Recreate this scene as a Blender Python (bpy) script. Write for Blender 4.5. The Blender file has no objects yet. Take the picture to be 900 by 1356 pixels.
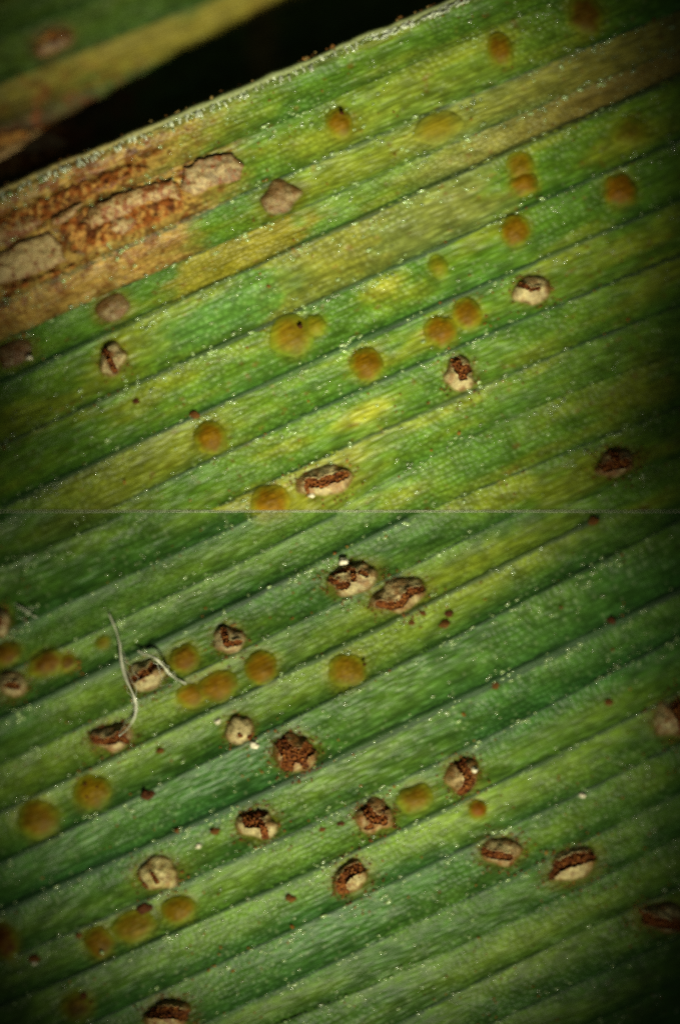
import bpy, math, random
import numpy as np
from mathutils import Vector

# ---------------------------------------------------------------- camera, world, lamps, exposure
# One blender unit is one millimetre (100 photograph pixels of leaf).
scene = bpy.context.scene
scene.unit_settings.scale_length = 0.001
COL = scene.collection

cam_d = bpy.data.cameras.new('camera')
cam = bpy.data.objects.new('camera', cam_d)
COL.objects.link(cam)
CAM_H = 40.0
cam.location = (0, 0, CAM_H)
cam_d.sensor_fit = 'HORIZONTAL'
cam_d.sensor_width = 36.0
cam_d.lens = 36.0 * CAM_H / 9.0
cam_d.clip_start = 0.5
cam_d.clip_end = 400
cam_d.dof.use_dof = True
cam_d.dof.focus_distance = CAM_H - 0.30
cam_d.dof.aperture_fstop = 0.028
scene.camera = cam

world = bpy.data.worlds.new('World')
scene.world = world
world.use_nodes = True
world.node_tree.nodes['Background'].inputs['Color'].default_value = (0.85, 0.95, 0.9, 1)
world.node_tree.nodes['Background'].inputs['Strength'].default_value = 0.042

scene.view_settings.view_transform = 'Standard'
scene.view_settings.look = 'None'
scene.view_settings.exposure = 0.0
scene.view_settings.gamma = 1.0
scene.view_settings.use_curve_mapping = False
scene.cycles.use_denoising = False
scene.cycles.max_bounces = 6
scene.cycles.sample_clamp_indirect = 4.0

def P(px, py, z=0.0):
    return Vector(((px - 450) / 100.0, (678 - py) / 100.0, z))

def microscope_lamp(name, px, py, R, energy, seam, elev=49.0, side=0.16, dist=34.0):
    """ring of light thrown from the lower side of the stage by a small spot"""
    t = P(px, py)
    e = math.radians(elev)
    d = Vector((side, -math.cos(e), math.sin(e))).normalized()
    l = bpy.data.lights.new(name, 'SPOT')
    l.energy = energy
    l.color = (1.0, 0.97, 0.74)
    l.shadow_soft_size = 1.0
    l.spot_size = 2 * math.atan(R / 100.0 / dist)
    l.spot_blend = 0.88
    o = bpy.data.objects.new(name, l)
    COL.objects.link(o)
    o.location = t + d * dist
    o.rotation_euler = (-d).to_track_quat('-Z', 'Y').to_euler()
    o.scale = (1, math.sin(e), 1)
    # each half has its own lamp, its beam cut at the seam by added nodes
    bpy.context.view_layer.update()
    q = o.matrix_world.normalized().inverted() @ P(450, 677)
    edge = q.y / -q.z
    l.use_nodes = True
    nt = l.node_tree; em = nt.nodes['Emission']
    tc = nt.nodes.new('ShaderNodeTexCoord'); sp = nt.nodes.new('ShaderNodeSeparateXYZ')
    nt.links.new(tc.outputs['Normal'], sp.inputs[0])
    dv = nt.nodes.new('ShaderNodeMath'); dv.operation = 'DIVIDE'
    ab = nt.nodes.new('ShaderNodeMath'); ab.operation = 'ABSOLUTE'
    nt.links.new(sp.outputs['Z'], ab.inputs[0])
    nt.links.new(sp.outputs['Y'], dv.inputs[0]); nt.links.new(ab.outputs[0], dv.inputs[1])
    mr = nt.nodes.new('ShaderNodeMapRange')
    nt.links.new(dv.outputs[0], mr.inputs['Value'])
    w = 0.0012
    mr.inputs['From Min'].default_value = edge - w * seam; mr.inputs['From Max'].default_value = edge + w * seam
    nt.links.new(mr.outputs[0], em.inputs['Strength'])
    return o

microscope_lamp('spot_lamp', 428, 322, 488, 112000, 1)
microscope_lamp('spot_lamp', 430, 985, 552, 92000, -1)

# ---------------------------------------------------------------- helpers
ALB = 0.62
rng = np.random.default_rng(7)
_LAT = rng.random((8, 256, 256))

def vn(x, y, seed=0):
    """smooth value noise, 0..1"""
    x = np.asarray(x, float) + 1000.37; y = np.asarray(y, float) + 1000.61
    xi = np.floor(x).astype(int); yi = np.floor(y).astype(int)
    fx = x - xi; fy = y - yi
    fx = fx * fx * (3 - 2 * fx); fy = fy * fy * (3 - 2 * fy)
    L = _LAT[seed % 8]; k = (seed * 37) % 256
    g = lambda a, b: L[(a + k) % 256, (b + 2 * k) % 256]
    return (g(xi, yi) * (1 - fx) + g(xi + 1, yi) * fx) * (1 - fy) + (g(xi, yi + 1) * (1 - fx) + g(xi + 1, yi + 1) * fx) * fy

def fbm(x, y, seed=0, o=3):
    s = 0; a = 1; n = 0
    for i in range(o):
        s = s + a * vn(np.asarray(x) * 2 ** i, np.asarray(y) * 2 ** i, seed + i); n += a; a *= .5
    return s / n

def ss(a, b, x):
    t = np.clip((x - a) / (b - a), 0, 1)
    return t * t * (3 - 2 * t)

def lin(r, g, b):
    c = np.array([r, g, b], float) / 255
    return np.where(c <= .04045, c / 12.92, ((c + .055) / 1.055) ** 2.4)

def mix(c, col, m):
    m = np.clip(m, 0, 1)[..., None]
    return c * (1 - m) + np.asarray(col) * m

def mesh_obj(name, verts, faces, mat, parent=None, loc=(0, 0, 0), tint=None, grain=None, smooth=True):
    me = bpy.data.meshes.new(name)
    verts = np.asarray(verts, np.float32)
    if isinstance(faces, np.ndarray):
        nf, k = faces.shape
        me.vertices.add(len(verts)); me.vertices.foreach_set('co', verts.ravel())
        me.loops.add(nf * k); me.polygons.add(nf)
        me.loops.foreach_set('vertex_index', faces.astype(np.int32).ravel())
        me.polygons.foreach_set('loop_start', np.arange(0, nf * k, k, dtype=np.int32))
        me.update(calc_edges=True)
    else:
        me.from_pydata([tuple(v) for v in verts], [], faces)
    if tint is not None:
        at = me.attributes.new('tint', 'FLOAT_COLOR', 'POINT')
        c = np.ones((len(verts), 4), np.float32); c[:, :3] = tint
        at.data.foreach_set('color', c.ravel())
    if grain is not None:
        at = me.attributes.new('grain', 'FLOAT_VECTOR', 'POINT')
        at.data.foreach_set('vector', np.asarray(grain, np.float32).ravel())
    if smooth:
        me.polygons.foreach_set('use_smooth', np.ones(len(me.polygons), bool))
    me.materials.append(mat)
    me.validate()
    o = bpy.data.objects.new(name, me)
    o.location = loc
    if parent is not None: o.parent = parent
    COL.objects.link(o)
    return o

def empty(name, loc):
    o = bpy.data.objects.new(name, None)
    o.location = loc
    o.empty_display_size = 0.1
    COL.objects.link(o)
    return o

def tag(o, label, cat, group=None):
    o['label'] = label; o['category'] = cat
    if group: o['group'] = group
    return o

def quads(nr, nc):
    i = np.arange((nr - 1) * (nc - 1)); r = i // (nc - 1); c = i % (nc - 1)
    a = r * nc + c
    return np.stack([a, a + nc, a + nc + 1, a + 1], 1)

# ---------------------------------------------------------------- materials
def new_mat(name):
    m = bpy.data.materials.new(name); m.use_nodes = True
    nt = m.node_tree
    return m, nt, nt.nodes['Principled BSDF'], nt.nodes, nt.links

def math_node(nt, op, a, b=None, clamp=False):
    n = nt.nodes.new('ShaderNodeMath'); n.operation = op; n.use_clamp = clamp
    for i, v in enumerate((a, b)):
        if v is None: continue
        if isinstance(v, (int, float)): n.inputs[i].default_value = v
        else: nt.links.new(v, n.inputs[i])
    return n.outputs[0]

def ramp(nt, fac, a, b, c0, c1):
    n = nt.nodes.new('ShaderNodeMapRange'); n.interpolation_type = 'SMOOTHSTEP'
    nt.links.new(fac, n.inputs['Value'])
    for k, v in (('From Min', a), ('From Max', b), ('To Min', c0), ('To Max', c1)): n.inputs[k].default_value = v
    return n.outputs[0]

def leaf_material(name, cell=12.5, bumpk=1.0, rough=.42, contrast=1.0, wax=1.0):
    m, nt, bs, N, L = new_mat(name)
    ta = N.new('ShaderNodeAttribute'); ta.attribute_name = 'tint'
    ga = N.new('ShaderNodeAttribute'); ga.attribute_name = 'grain'
    mp = N.new('ShaderNodeMapping'); L.new(ga.outputs['Vector'], mp.inputs['Vector'])
    mp.inputs['Scale'].default_value = (cell, cell * 1.15, 1)
    vo = N.new('ShaderNodeTexVoronoi'); vo.voronoi_dimensions = '2D'; vo.inputs['Scale'].default_value = 1.0
    vo.inputs['Randomness'].default_value = .75
    L.new(mp.outputs[0], vo.inputs['Vector'])
    mp2 = N.new('ShaderNodeMapping'); L.new(ga.outputs['Vector'], mp2.inputs['Vector'])
    mp2.inputs['Scale'].default_value = (1.6, 34, 1)
    st = N.new('ShaderNodeTexNoise'); st.noise_dimensions = '2D'; st.inputs['Scale'].default_value = 1.0
    st.inputs['Detail'].default_value = 4; L.new(mp2.outputs[0], st.inputs['Vector'])
    mp3 = N.new('ShaderNodeMapping'); L.new(ga.outputs['Vector'], mp3.inputs['Vector'])
    mp3.inputs['Scale'].default_value = (3.2, 4.4, 1)
    bl = N.new('ShaderNodeTexNoise'); bl.noise_dimensions = '2D'; bl.inputs['Scale'].default_value = 1.0
    bl.inputs['Detail'].default_value = 5; bl.inputs['Roughness'].default_value = .65
    L.new(mp3.outputs[0], bl.inputs['Vector'])
    # long cells in places, rounder ones elsewhere
    mp4 = N.new('ShaderNodeMapping'); L.new(ga.outputs['Vector'], mp4.inputs['Vector'])
    mp4.inputs['Scale'].default_value = (cell * .34, cell * 1.3, 1); mp4.inputs['Location'].default_value = (3.3, 1.7, 0)
    vo2 = N.new('ShaderNodeTexVoronoi'); vo2.voronoi_dimensions = '2D'; vo2.inputs['Scale'].default_value = 1.0
    L.new(mp4.outputs[0], vo2.inputs['Vector'])
    mp5 = N.new('ShaderNodeMapping'); L.new(ga.outputs['Vector'], mp5.inputs['Vector']); mp5.inputs['Scale'].default_value = (.55, 1.1, 1)
    pn = N.new('ShaderNodeTexNoise'); pn.noise_dimensions = '2D'; pn.inputs['Scale'].default_value = 1.0; pn.inputs['Detail'].default_value = 3
    L.new(mp5.outputs[0], pn.inputs['Vector'])
    dm = N.new('ShaderNodeMix'); dm.data_type = 'FLOAT'
    L.new(ramp(nt, pn.outputs['Fac'], .42, .58, 0, 1), dm.inputs['Factor'])
    L.new(vo.outputs['Distance'], dm.inputs[2]); L.new(vo2.outputs['Distance'], dm.inputs[3])
    cd = dm.outputs[0]
    dot = ramp(nt, cd, .10, .60, 1 + .20 * contrast, 1 - .12 * contrast)
    streak = ramp(nt, st.outputs['Fac'], .3, .7, 1 - .19 * contrast, 1 + .19 * contrast)
    blot = ramp(nt, bl.outputs['Fac'], .3, .7, .76, 1.24)
    k = math_node(nt, 'MULTIPLY', math_node(nt, 'MULTIPLY', dot, streak), blot)
    sc = N.new('ShaderNodeVectorMath'); sc.operation = 'SCALE'
    L.new(ta.outputs['Color'], sc.inputs[0]); L.new(k, sc.inputs['Scale'])
    # waxy pale cells picked at random
    sep = N.new('ShaderNodeSeparateColor'); L.new(vo.outputs['Color'], sep.inputs[0])
    pick = math_node(nt, 'MULTIPLY', ramp(nt, sep.outputs[0], .78, .95, 0, 1), ramp(nt, vo.outputs['Distance'], .1, .42, 1, 0))
    mx = N.new('ShaderNodeMix'); mx.data_type = 'RGBA'
    L.new(math_node(nt, 'MULTIPLY', pick, .26 * wax), mx.inputs['Factor'])
    L.new(sc.outputs[0], mx.inputs[6]); mx.inputs[7].default_value = (.30, .36, .17, 1)
    L.new(mx.outputs[2], bs.inputs['Base Color'])
    hgt = math_node(nt, 'ADD', math_node(nt, 'MULTIPLY', ramp(nt, cd, 0, .6, 1, 0), .6),
                    math_node(nt, 'MULTIPLY', st.outputs['Fac'], .8))
    bp = N.new('ShaderNodeBump'); bp.inputs['Strength'].default_value = .38 * bumpk; bp.inputs['Distance'].default_value = .035
    L.new(hgt, bp.inputs['Height']); L.new(bp.outputs[0], bs.inputs['Normal'])
    bs.inputs['Roughness'].default_value = rough
    bs.inputs['Specular IOR Level'].default_value = .19
    return m

def tinted(name, scale=22, bump=.6, rough=.6, spec=.3, var=(.7, 1.3), dist=.03):
    m, nt, bs, N, L = new_mat(name)
    ta = N.new('ShaderNodeAttribute'); ta.attribute_name = 'tint'
    tc = N.new('ShaderNodeTexCoord')
    no = N.new('ShaderNodeTexNoise'); no.inputs['Scale'].default_value = scale; no.inputs['Detail'].default_value = 5
    no.inputs['Roughness'].default_value = .7
    L.new(tc.outputs['Object'], no.inputs['Vector'])
    sc = N.new('ShaderNodeVectorMath'); sc.operation = 'SCALE'
    L.new(ta.outputs['Color'], sc.inputs[0]); L.new(ramp(nt, no.outputs['Fac'], .3, .7, *var), sc.inputs['Scale'])
    L.new(sc.outputs[0], bs.inputs['Base Color'])
    bp = N.new('ShaderNodeBump'); bp.inputs['Strength'].default_value = bump; bp.inputs['Distance'].default_value = dist
    L.new(no.outputs['Fac'], bp.inputs['Height']); L.new(bp.outputs[0], bs.inputs['Normal'])
    bs.inputs['Roughness'].default_value = rough; bs.inputs['Specular IOR Level'].default_value = spec
    return m

M_LEAF = leaf_material('leaf_tissue')
M_BACK = leaf_material('leaf_tissue_behind', rough=.6)
M_VEIN = tinted('vein_tissue', 30, .5, .5, .2, (.75, 1.3), .02)
M_BLIS = leaf_material('blister_skin', 11.0, .7, .55, .4, .12)
M_BLIS.node_tree.nodes['Principled BSDF'].inputs['Specular IOR Level'].default_value = .08
M_SKIN = tinted('torn_epidermis', 20, .7, .5, .4, (.72, 1.22), .03)
M_SPORE = tinted('brown_spores', 34, .6, .8, .15, (.65, 1.45), .03)
def plain(name, col, rough, spec=.5, noise=8, var=(.8, 1.2)):
    m, nt, bs, N, L = new_mat(name)
    tc = N.new('ShaderNodeTexCoord'); no = N.new('ShaderNodeTexNoise'); no.inputs['Scale'].default_value = noise
    L.new(tc.outputs['Object'], no.inputs['Vector'])
    sc = N.new('ShaderNodeVectorMath'); sc.operation = 'SCALE'; sc.inputs[0].default_value = col
    L.new(ramp(nt, no.outputs['Fac'], .3, .7, *var), sc.inputs['Scale'])
    L.new(sc.outputs[0], bs.inputs['Base Color'])
    bs.inputs['Roughness'].default_value = rough; bs.inputs['Specular IOR Level'].default_value = spec
    return m, bs
M_PAP, _b = plain('waxy_papilla', (.21, .29, .10), .24, .9, 3, (.5, 1.5)); _b.inputs['Coat Weight'].default_value = .5; _b.inputs['Coat Roughness'].default_value = .12
M_HAIR, _b = plain('pale_hair', (.46, .50, .34), .25, .8, 5, (.5, 1.4))
M_FIB, _b = plain('pale_fibre', (.46, .46, .33), .35, .6, 6); _b.inputs['Transmission Weight'].default_value = .12
M_SEAM, _b = plain('pale_seam_line', (.48, .50, .34), .6, .3)
M_WHITE, _b = plain('white_flake', (.55, .50, .34), .5, .4, 12, (.6, 1.2))

# ---------------------------------------------------------------- vein courses (photograph pixels on the leaf)
UP = [[(0,323),(100,273),(213,230),(300,193),(360,165),(540,88),(660,33)],
      [(0,401),(120,349),(240,293),(360,238),(540,163),(660,115),(780,60),(870,22)],
      [(0,450),(50,428),(120,399),(255,336),(360,298),(590,193),(660,165),(780,105),(900,65)],
      [(0,500),(120,455),(240,396),(360,345),(540,264),(600,228),(660,200),(780,150),(900,103)],
      [(50,563),(120,540),(240,475),(360,433),(540,345),(660,288),(780,233),(900,188)],
      [(68,638),(120,616),(240,560),(360,505),(540,420),(660,372),(780,311),(900,265)],
      [(240,626),(360,573),(540,490),(660,435),(780,384),(900,340)],
      [(290,668),(360,638),(540,558),(660,505),(780,443),(900,408)],
      [(540,622),(600,588),(660,567),(780,505),(900,470)],
      [(590,666),(660,638),(780,583),(900,540)],
      [(660,712),(780,655),(900,605)],
      [(780,720),(900,672)]]
UPW = [.6, .9, .7, 1.25, 1.0, 1.2, .95, .9, .55, .75, .6, .5]
LO = [[(0,690),(60,660),(160,610)],
      [(0,751),(50,726),(120,704),(240,650)],
      [(0,838),(60,814),(120,791),(240,726),(360,676)],
      [(60,866),(120,841),(240,781),(360,724),(450,680)],
      [(0,949),(55,927),(120,897),(240,836),(360,771),(517,696),(600,655)],
      [(50,989),(120,959),(240,900),(360,842),(540,754),(590,728),(660,693)],
      [(0,1066),(70,1041),(120,1023),(240,969),(300,939),(360,911),(473,843),(540,805),(600,772),(660,744),(780,690),(900,640)],
      [(0,1141),(120,1094),(240,1022),(360,969),(540,869),(660,816),(780,748),(900,692)],
      [(0,1206),(60,1184),(120,1156),(240,1102),(360,1043),(540,954),(660,906),(780,836),(900,786)],
      [(25,1264),(120,1229),(240,1171),(300,1143),(360,1119),(477,1063),(600,1000),(660,969),(780,899),(900,849)],
      [(0,1324),(120,1297),(240,1229),(335,1194),(433,1150),(540,1086),(600,1059),(660,1038),(780,975),(900,927)],
      [(120,1355),(240,1304),(360,1244),(540,1161),(660,1101),(780,1043),(900,990)],
      [(290,1349),(360,1314),(540,1229),(660,1174),(780,1109),(900,1056)],
      [(540,1282),(660,1237),(780,1166),(900,1114)],
      [(540,1347),(615,1317),(660,1285),(780,1229),(900,1179)],
      [(660,1352),(780,1300),(900,1245)]]
LOW = [.6, .7, .7, .9, 1.4, .75, 1.2, 1.0, 1.6, .9, 1.1, .9, .8, .6, .9, .7]
BK = [[(0,97),(80,70),(160,30),(240,0)], [(0,150),(120,110),(240,47),(360,0)], [(0,215),(120,165),(250,100),(420,25)]]

def fits(C):
    out = []
    for pts in C:
        a = np.array(pts, float)
        deg = 2 if (len(a) >= 4 and np.ptp(a[:, 0]) > 350) else 1
        out.append(np.polyfit(a[:, 0], a[:, 1], deg))
    return out

def ribs_at(F, px, gap=62):
    """vein y for each px, sorted, with extra veins above and below"""
    cx = np.clip(px, -60, 960)
    R = []
    for f in F:
        d = np.polyder(f)
        R.append(np.polyval(f, cx) + np.polyval(d, cx) * (px - cx))
    R = np.stack(R)
    for k in range(1, R.shape[0]):
        R[k] = np.maximum(R[k], R[k - 1] + 14)
    top = [R[0] - gap * (k + 1) for k in range(9)][::-1]
    bot = [R[-1] + gap * (k + 1) for k in range(9)]
    return np.concatenate([np.stack(top), R, np.stack(bot)])

FU, FL, FB = fits(UP), fits(LO), fits(BK)

def edge_u(px):           # margin of the upper leaf
    e = 247 - .4175 * np.asarray(px, float)
    return e + 5 * (vn(np.asarray(px) / 55., 0 * np.asarray(px), 3) - .5) + 3 * (vn(np.asarray(px) / 13., 0 * np.asarray(px), 4) - .5)

def panel(half, px, py):
    F = {'u': FU, 'l': FL, 'b': FB}[half]
    R = ribs_at(F, px)
    idx = np.clip((py[None] > R).sum(0), 1, R.shape[0] - 1)
    i = np.arange(len(px))
    lo, hi = R[idx - 1, i], R[idx, i]
    p = np.clip((py - lo) / np.maximum(hi - lo, 1), 0, 1)
    return idx - 9, p, hi - lo      # idx k: between vein k-1 and k of the list

def height(half, px, py):
    px = np.atleast_1d(np.asarray(px, float)); py = np.atleast_1d(np.asarray(py, float))
    k, p, w = panel(half, px, py)
    A = np.clip(w / 62., .35, 1.2) * {'u': .024, 'l': .044, 'b': .03}[half]
    q = np.abs(2 * p - 1)
    h = A * (.75 * q ** 1.7 + .25 * q ** 3)
    s = px * .906 - py * .42; t = px * .42 + py * .906
    h = h + .05 * (fbm(s / 160., t / 60., 1) - .5) + .022 * (vn(s / 26., t / 14., 2) - .5)
    x = (px - 450) / 450.
    if half == 'u':
        h = h - .20 * np.abs(x) ** 2.5
        e = py - edge_u(px)
        h = h - .05 * np.exp(-np.maximum(e, 0) / 9.0) + .03 * np.exp(-((e - 16) / 10.) ** 2)
    elif half == 'l':
        h = h - .03 - .22 * np.abs(x) ** 2.2
    else:
        h = h - .68 - .0011 * np.clip(px, -100, 600)
    return h

# ---------------------------------------------------------------- colour of the living tissue
def blob(px, py, cx, cy, a, b, ang=25, soft=.5, wob=.25, seed=5):
    c, s = math.cos(math.radians(ang)), math.sin(math.radians(ang))
    u = ((px - cx) * c - (py - cy) * s) / a; v = ((px - cx) * s + (py - cy) * c) / b
    r = np.sqrt(u * u + v * v) + wob * (fbm(px / 16., py / 16., seed) - .5) * 2
    return 1 - ss(1 - soft, 1 + soft, r)

GREEN_U = lin(98, 132, 34); YGREEN = lin(132, 144, 36); BGREEN = lin(58, 104, 38)
YEL = lin(150, 138, 40); OLIVE = lin(140, 130, 72); TANC = lin(186, 146, 82); RUST = lin(122, 62, 20); DARKB = lin(70, 34, 12)
CREAM = lin(196, 172, 112); OCHRE = lin(146, 108, 14)

YBLIST = []; BURST = []        # filled below, used for halos too

def tissue(half, px, py):
    k, p, w = panel(half, px, py)
    s = px * .906 - py * .42; t = px * .42 + py * .906
    n1 = fbm(s / 120., t / 30., 4); n2 = fbm(s / 30., t / 12., 6); n3 = fbm(px / 9., py / 9., 3, 2)
    if half == 'l':
        c = np.ones((len(px), 1)) * lin(74, 108, 34)
        c = mix(c, lin(106, 136, 44), ss(.5, .72, n1) * .7)
        c = mix(c, BGREEN, ss(.5, .3, n1) * .45)
        for (cx, cy, a, b, col, m) in [
            (180, 955, 190, 42, (122, 142, 40), .75), (120, 1020, 170, 40, (112, 138, 40), .7),
            (560, 800, 140, 40, (140, 158, 44), .85), (660, 745, 130, 24, (150, 162, 44), .9), (460, 875, 130, 38, (124, 148, 42), .8),
            (150, 1120, 240, 40, (58, 106, 48), .85), (780, 850, 190, 90, (58, 112, 48), .6), (450, 960, 300, 30, (64, 112, 44), .5),
            (800, 960, 120, 28, (120, 146, 36), .7), (430, 1140, 260, 40, (112, 146, 44), .7), (640, 1060, 120, 30, (128, 152, 46), .7),
            (700, 1260, 150, 30, (124, 146, 44), .7), (420, 1230, 200, 40, (64, 114, 44), .55), (330, 730, 170, 26, (112, 142, 44), .6),
            (150, 820, 170, 16, (106, 138, 44), .7), (100, 690, 70, 20, (96, 100, 24), .7), (60, 1260, 160, 60, (72, 100, 36), .5),
            (620, 900, 200, 26, (100, 140, 58), .5)]:
            c = mix(c, lin(*col), blob(px, py, cx, cy, a, b, 25, .7) * m * .8)
    else:
        c = np.ones((len(px), 1)) * GREEN_U
        c = mix(c, YGREEN, ss(.48, .72, n1) * .9)
        c = mix(c, lin(80, 122, 36), ss(.5, .3, n1) * .7)
    if half == 'u':
        pan = lambda kk: 1.0 * (k == kk)
        rng_x = lambda a, b, f=30: ss(a - 1.8 * f, a + 1.8 * f, px + 90 * (n2 - .5)) * (1 - ss(b - 1.8 * f, b + 1.8 * f, px + 90 * (n2 - .5)))
        c = mix(c, lin(150, 160, 64), blob(px, py, 560, 150, 170, 60, 24, .8) * .45)
        c = mix(c, YEL, pan(3) * rng_x(225, 420, 14) * .9)
        c = mix(c, lin(112, 148, 58), pan(3) * rng_x(420, 480, 14) * .7)
        c = mix(c, lin(144, 142, 56), pan(4) * rng_x(352, 500, 10) * .9)
        c = mix(c, lin(132, 136, 74), pan(4) * rng_x(490, 660, 20) * .8)
        c = mix(c, lin(148, 144, 78), (pan(2) * .6 + pan(3)) * rng_x(560, 1200, 40) * .85)
        c = mix(c, lin(130, 104, 50), (pan(3)) * rng_x(700, 1200, 60) * .75)
        c = mix(c, lin(150, 118, 60), pan(2) * rng_x(700, 1200, 60) * .4)
        c = mix(c, lin(154, 150, 46), pan(6) * rng_x(60, 300, 50) * .55 + pan(8) * rng_x(160, 480, 40) * .75 + pan(0) * rng_x(230, 330, 40) * .5)
        c = mix(c, lin(172, 170, 50), blob(px, py, 483, 548, 40, 12, 25, .7) * .8 + blob(px, py, 508, 380, 30, 14, 25, .7) * .8)
        c = mix(c, lin(90, 138, 70), blob(px, py, 300, 410, 110, 26, 25, .5) * .7)
        # the dead tan area by the margin
        tanm = np.clip(pan(2) * (1 - ss(215, 285, px + 60 * (n2 - .5))) + pan(1) * (1 - ss(245, 345, px + 60 * (n2 - .5))) +
                       (k <= 0) * (1 - ss(180, 300, px + 70 * (n2 - .5))), 0, 1)
        c = mix(c, TANC, tanm * .95)
        # bleached band of pan(2), far left stays warm
        st = ss(.5, .66, fbm(px / 11., py / 15., 2)) * np.clip(pan(2) * (.25 + .6 * (1 - p) ** 2) + pan(1) * .95 + (k <= 0) * .85, 0, 1)
        c = mix(c, RUST, tanm * st * .95)
        c = mix(c, DARKB, tanm * np.clip(pan(1) + (k <= 0), 0, 1) * ss(.58, .72, fbm(px / 20., py / 14., 5)) * .75)
        c = mix(c, lin(128, 88, 44), blob(px, py, 148, 405, 24, 22, 25, .5) * .6)
        # rust specks sprinkled over the dead tissue
        c = mix(c, RUST, tanm * ss(.60, .70, fbm(px / 3.0, py / 4.2, 0, 2)) * .7)
        # pale rim of the margin
        e = py - edge_u(px)
        c = mix(c, lin(160, 164, 112), (1 - ss(6, 22, e)) * .8 * (.35 + .65 * ss(100, 260, px)))
        c = mix(c, lin(120, 90, 30), (1 - ss(3, 7, e)) * ss(.5, .7, vn(px / 12., py / 12., 1)) * .8)
        c = mix(c, lin(120, 76, 20), ss(.74, .84, fbm(s / 13., t / 9., 7)) * .55)
    if half == 'b':
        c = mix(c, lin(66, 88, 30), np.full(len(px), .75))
        c = mix(c, lin(140, 126, 48), (k == 1) * .95 * ss(.25, .5, n1))
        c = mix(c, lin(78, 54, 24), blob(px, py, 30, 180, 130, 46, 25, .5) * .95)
        c = mix(c, TANC * .6, blob(px, py, 345, 40, 22, 60, 0, .6) * .6)
        c = mix(c, RUST, ss(.5, .7, n3) * blob(px, py, 60, 160, 130, 70, 25, .5) * .8)
        c = mix(c, lin(120, 90, 60), blob(px, py, 62, 42, 30, 22, 25, .5) * .8)
    # flank of each vein is a deeper, bluer green; the shade above the vein is painted in
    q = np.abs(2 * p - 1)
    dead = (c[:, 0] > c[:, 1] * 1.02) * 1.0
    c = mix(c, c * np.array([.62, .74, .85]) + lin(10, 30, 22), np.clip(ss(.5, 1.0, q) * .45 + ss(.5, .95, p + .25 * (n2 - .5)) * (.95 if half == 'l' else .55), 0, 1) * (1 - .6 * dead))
    # ochre haloes in the tissue round every blister and pustule
    if half != 'b':
        for (cx, cy, a, b, ang, col, m) in HALO:
            near = (np.abs(px - cx) < 2.2 * max(a, b)) & (np.abs(py - cy) < 2.2 * max(a, b))
            if near.any():
                c[near] = mix(c[near], lin(*col), blob(px[near], py[near], cx, cy, a * 1.22, b * 1.22, ang, .38, .2) * m)
    return c * ALB * np.array([.97, .99, .66])

# blisters: x, y, a, b, height, colour, fade, label
def YB(*a): YBLIST.append(a)
OC = (138, 98, 8); OB = (116, 78, 12)
YB(450,163,17,20,.10,OC,.5,'small mustard blister with a dark pore, alone on the second panel below the leaf margin')
YB(578,168,32,18,.07,(148,122,16),.7,'broad flat mustard blister, widest in the upper leaf, lying above the grey olive panel')
YB(663,65,16,22,.10,OC,.5,'upright oval ochre blister near the top edge, right of the pale leaf margin')
YB(775,17,22,27,.10,(112,80,18),.5,'dim brownish blister at the top edge of the photo, far right')
YB(688,218,17,18,.08,(142,112,16),.6,'upper half of a pair of joined ochre blisters under the dark olive vein')
YB(694,242,18,16,.09,OC,.5,'lower half of a pair of joined ochre blisters under the dark olive vein')
YB(822,250,21,22,.13,(152,100,14),.35,'round orange blister nearest the right border of the upper leaf')
YB(682,306,18,20,.11,OC,.4,'round ochre blister midway between the joined pair and the pale torn pustule')
YB(580,353,12,15,.05,(146,132,24),.8,'faintest and smallest yellow blister, flat, above a double vein')
YB(583,438,20,20,.11,OC,.4,'left of two touching ochre blisters above the heart shaped torn pustule')
YB(618,415,18,20,.10,OC,.45,'right and higher of two touching ochre blisters above the heart shaped torn pustule')
YB(386,444,27,25,.10,(140,112,22),.6,'large speckled ochre blister with a brown pore on its top, glinting at its foot')
YB(418,430,13,14,.06,(138,118,24),.7,'small pale swelling fused to the right side of the large speckled blister')
YB(485,483,21,22,.14,OC,.3,'round domed ochre blister standing alone in the middle of the upper leaf')
YB(278,578,21,22,.13,OC,.35,'round ochre blister with a lit foot, left of the yellow panel in the upper leaf')
YB(358,665,25,22,.12,(150,106,14),.35,'ochre blister cut off by the lower edge of the upper leaf')
YB(835,172,24,19,.05,(112,94,22),.7,'faint brownish blister in shade near the right border, above the orange one')
YB(243,872,20,18,.09,OB,.45,'ochre blister just right of the pale loose fibre')
YB(287,909,26,20,.10,OC,.4,'larger of two touching ochre blisters below the cracked brown pustule')
YB(252,922,18,17,.08,OC,.45,'smaller left one of two touching ochre blisters, with a brown crease between them')
YB(346,884,21,20,.12,OC,.3,'round smooth ochre blister right of the cracked brown pustule')
YB(459,888,26,22,.13,(140,108,24),.35,'wide ochre blister with a pale bald foot and a dark speck at its right')
YB(60,880,25,17,.08,(112,74,16),.55,'flat rusty brown blister near the left border of the lower leaf')
YB(88,878,13,11,.05,(116,80,18),.6,'tiny rusty swelling beside the flat brown blister at left')
YB(48,1086,26,26,.13,(124,94,14),.35,'biggest round ochre blister of the lower leaf, near the left border')
YB(121,1050,23,22,.13,(132,102,14),.35,'round ochre blister dotted with brown specks, upper right of the biggest one')
YB(550,1058,24,18,.09,(126,96,16),.5,'flat ochre blister close beside a shaggy brown pustule')
YB(632,1072,12,13,.08,(140,80,14),.4,'tiny rust orange blister below a torn pustule with a white grain')
YB(236,1205,22,18,.11,(134,102,14),.35,'oval ochre blister right of the dark red crumb')
YB(177,1229,28,20,.09,(122,98,16),.45,'wide ochre blister between an oval one and the one with a white glint')
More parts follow.
